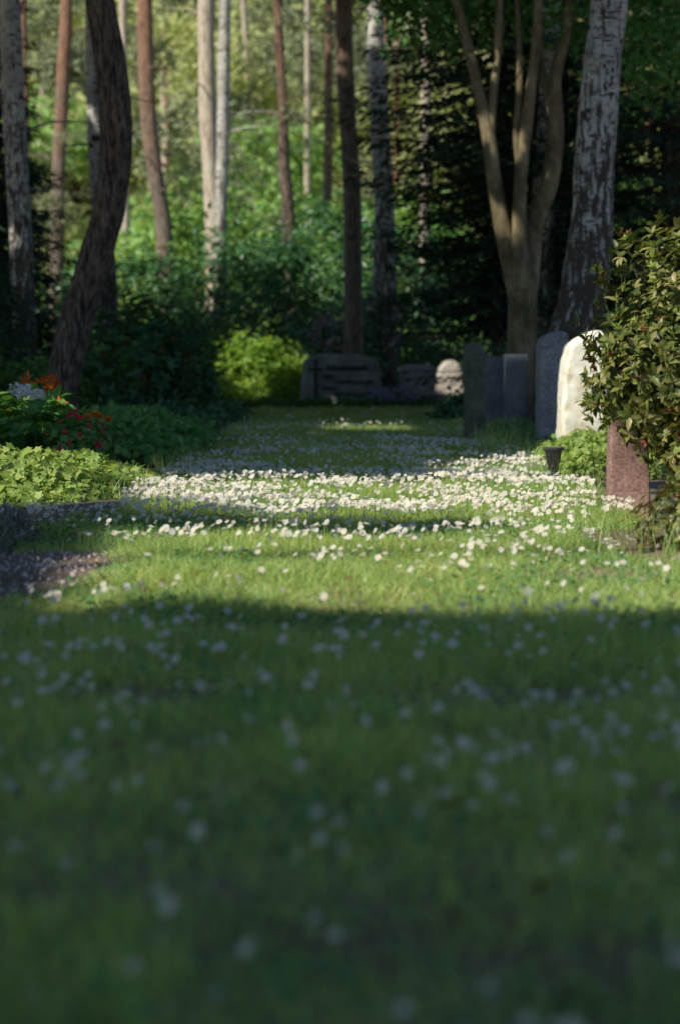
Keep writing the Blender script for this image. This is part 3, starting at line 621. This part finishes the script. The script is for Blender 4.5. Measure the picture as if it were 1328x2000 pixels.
slab('red_granite_gravestone', [(1.355, -.05), (1.36, .3), (1.37, .505), (1.55, .515), (1.56, .3), (1.57, -.05)], 12.2, 12.36, g_red, .01, .008, 5, voxel=.012)
slab('mauve_gravestone', [(.98, -.05), (.97, .5), (1.0, .6), (1.15, .615), (1.45, .6), (1.6, .57), (1.61, -.05)], 39.4, 39.65, g_mauve, .02, .015, 6)
slab('boulder_gravestone', [(1.52, -.05), (1.5, .3), (1.55, .55), (1.62, .66), (1.72, .71), (1.82, .68), (1.9, .6), (1.95, .4), (1.96, -.05)], 38, 38.25, g_pale, .05, .05, 7, voxel=.03)
slab('boulder_gravestone', [(-2.38, -.05), (-2.42, .25), (-2.36, .45), (-2.26, .58), (-2.12, .62), (-2.02, .55), (-1.96, .35), (-1.95, -.05)], 32.5, 32.8, g_pale, .05, .05, 8, voxel=.03)

# ------------------------------------------------------------------ distant forest
e = empty('distant_forest')
trk = []
for _ in range(60):
    yy = rng.uniform(70, 120); xx = rng.uniform(-yy * .28, yy * .28); rr = rng.uniform(.08, .16); lx = rng.normal() * .5
    trk.append([(xx, yy, 0, rr), (xx + lx * .4, yy, 6, rr * .85), (xx + lx, yy, 17, rr * .4)])
tubes('trunks', trk[:18], M['pine_far'], e, sides=8, sub=3); tubes('pale_trunks', trk[28:36], M['pale'], e, sides=8, sub=3)
def blobs(n_, y0, y1, z0, z1, r0, r1, nc, per, cr, xr=.22, xo=0):
    out = []
    for _ in range(n_):
        yy = rng.uniform(y0, y1); xx = rng.uniform(-yy * xr, yy * xr) + xo; r_ = rng.uniform(r0, r1)
        out.append(((xx, yy, rng.uniform(z0, z1)), (r_ * 1.3, r_, r_ * .8), nc, per, cr, .3))
    return out
leafmass('crowns_yellow', blobs(50, 80, 110, 3, 16, 1.2, 2.6, 70, 14, .3), leaf_t(.35), .34, M['far_y'], e)
leafmass('crowns_green', blobs(24, 70, 110, 0, 8, 1.2, 2.4, 70, 14, .3), leaf_t(.35), .32, M['far_g'], e)
leafmass('crowns_pine', blobs(60, 62, 100, 4, 15, .7, 1.7, 60, 14, .22), leaf_t(.2), .28, M['far_p'], e)
leafmass('understorey', blobs(34, 53, 70, .3, 3.0, .9, 1.7, 110, 12, .2), leaf_t(.3), .22, M['far_g'], e)
leafmass('backdrop_crowns', blobs(260, 115, 160, 0, 28, 3, 5, 90, 12, .7, .26, -2), leaf_t(.4), .85, M['far_y'], e)
shrub('young_maple_shrub', [((-3.2, 50, 2.6), (1.4, 1, 1.3), 260, 12, .16), ((-.8, 52, 2.9), (1.2, 1, 1.2), 200, 12, .16), ((.3, 50, 2.4), (1.0, 1, 1.3), 180, 12, .16)], leaf_t(.35), .17, 'far_g')

# ------------------------------------------------------------------ added unseen grove (left): leaves set to shade the path, gaps where sun lands
def lit(x, y):
    n1 = vnoise(x, y, 1.3, 2) - .5; n2 = vnoise(x, y, 3.5, 6) - .5; wv = .7 * n1 + .35 * n2
    main = (x > -1.05 + wv * .4) & (x < 1.9) & (y > 7.4 + wv * .7) & (y < 14.5 + wv * 1.0)
    dark = (ell(x, y, .15, 10.95, .65, .38) + wv < 1) | (ell(x, y, -1.0, 11.2, .55, .5) + wv < 1)
    L = main & ~dark
    L |= ell(x, y, -1.75, 13.6, 1.05, 1.5) + wv < 1
    L |= ell(x, y, 1.05, 15.6, .5, 1.1) + wv * 1.6 < 1
    L |= ell(x, y, 1.8, 16.4, .6, 1.6) + wv < 1
    for t in (.3, .5): L |= ell(x, y, -2.15 - sh[0] * cot * t, 16.6 - sh[1] * cot * t, .45, .4) + wv * 2 < 1
    for t in np.linspace(0, 1.1, 8):
        L |= ell(x, y, 1.75 - sh[0] * cot * t, 17.4 - sh[1] * cot * t, .45, .5) < 1
    for t in np.linspace(.2, 1.4, 7):
        L |= ell(x, y, 1.6 - sh[0] * cot * t, 11.3 - sh[1] * cot * t, .45, .55) + wv < 1
    L |= ell(x, y, 1.77 - sh[0] * cot * .8, 24.5 - sh[1] * cot * .8, .3, .4) < 1
    L |= ell(x, y, .3, 25, .55, .9) + wv < 1
    for t in np.linspace(.1, 1.1, 5): L |= ell(x, y, -1.1 - sh[0] * cot * t, 37 - sh[1] * cot * t, .6, .6) + wv * 1.2 < 1
    L |= ell(x, y, -2.0 - sh[0] * cot * .3, 34.5 - sh[1] * cot * .3, .45, .5) < 1
    for t in (.3, .6): L |= ell(x, y, 1.72 - sh[0] * cot * t, 38 - sh[1] * cot * t, .35, .4) < 1
    for t in (2.2, 3.1, 3.9): L |= ell(x, y, 1.85 - sh[0] * cot * t, 27 - sh[1] * cot * t, .32, .3) + wv < 1
    L |= (vnoise(x, y, .9, 11) > .88) & (y > 17)
    return L
N = 150000
gxx = rng.uniform(-9, 9, N); gyy = rng.uniform(1, 44, N); zz = 8.5 + 3.5 * rng.random(N)
lim = np.interp(gyy, [0, 10, 20, 30, 45], [3.2, 4.2, 6, 8.0, 8.5])
k = ~lit(gxx, gyy) & (gxx < lim) & (gxx > -lim - .3); gxx, gyy, zz = gxx[k], gyy[k], zz[k]
P = np.stack([gxx + sh[0] * cot * zz, gyy + sh[1] * cot * zz, zz], 1)
X, Y, Z = frame_from_normal(rng.normal(size=P.shape) * .45 + np.array(to_sun))
P -= Y * .15
e = empty('shading_grove')
inst('foliage', *leaf_t(.38), P, X, Y, Z, rng.uniform(.22, .4, len(P)), M['canopy'], parent=e)
gt = []
for yy in np.arange(-8, 40, 5.5):
    xx = -11 + rng.normal() * 1.2
    gt.append([(xx, yy, -.05, .3), (xx + .1, yy, 4, .22), (xx, yy, 8, .17), (xx + .3, yy, 12, .06)])
    for a in np.arange(6) * 1.05: gt.append([(xx, yy, 6.5, .1), (xx + 2 * math.cos(a), yy + 1.6 * math.sin(a), 8.2, .07), (xx + 4.6 * math.cos(a), yy + 3.2 * math.sin(a), 10, .02)])
tubes('trunks_and_limbs', gt, M['smooth'], e, sides=10, sub=4)

# ------------------------------------------------------------------ camera
cam = bpy.data.cameras.new('camera'); co = bpy.data.objects.new('camera', cam); scene.collection.objects.link(co)
co.location = (0, 0, .8); co.rotation_euler = (math.pi / 2, 0, 0)
cam.sensor_fit = 'VERTICAL'; cam.sensor_height = 36; cam.lens = 85; cam.shift_y = -.155
cam.clip_end = 2000; cam.dof.use_dof = True; cam.dof.focus_distance = 12.8; cam.dof.aperture_fstop = 2.5
scene.camera = co
scene.view_settings.view_transform = 'Standard'; scene.view_settings.look = 'None'; scene.view_settings.exposure = 0
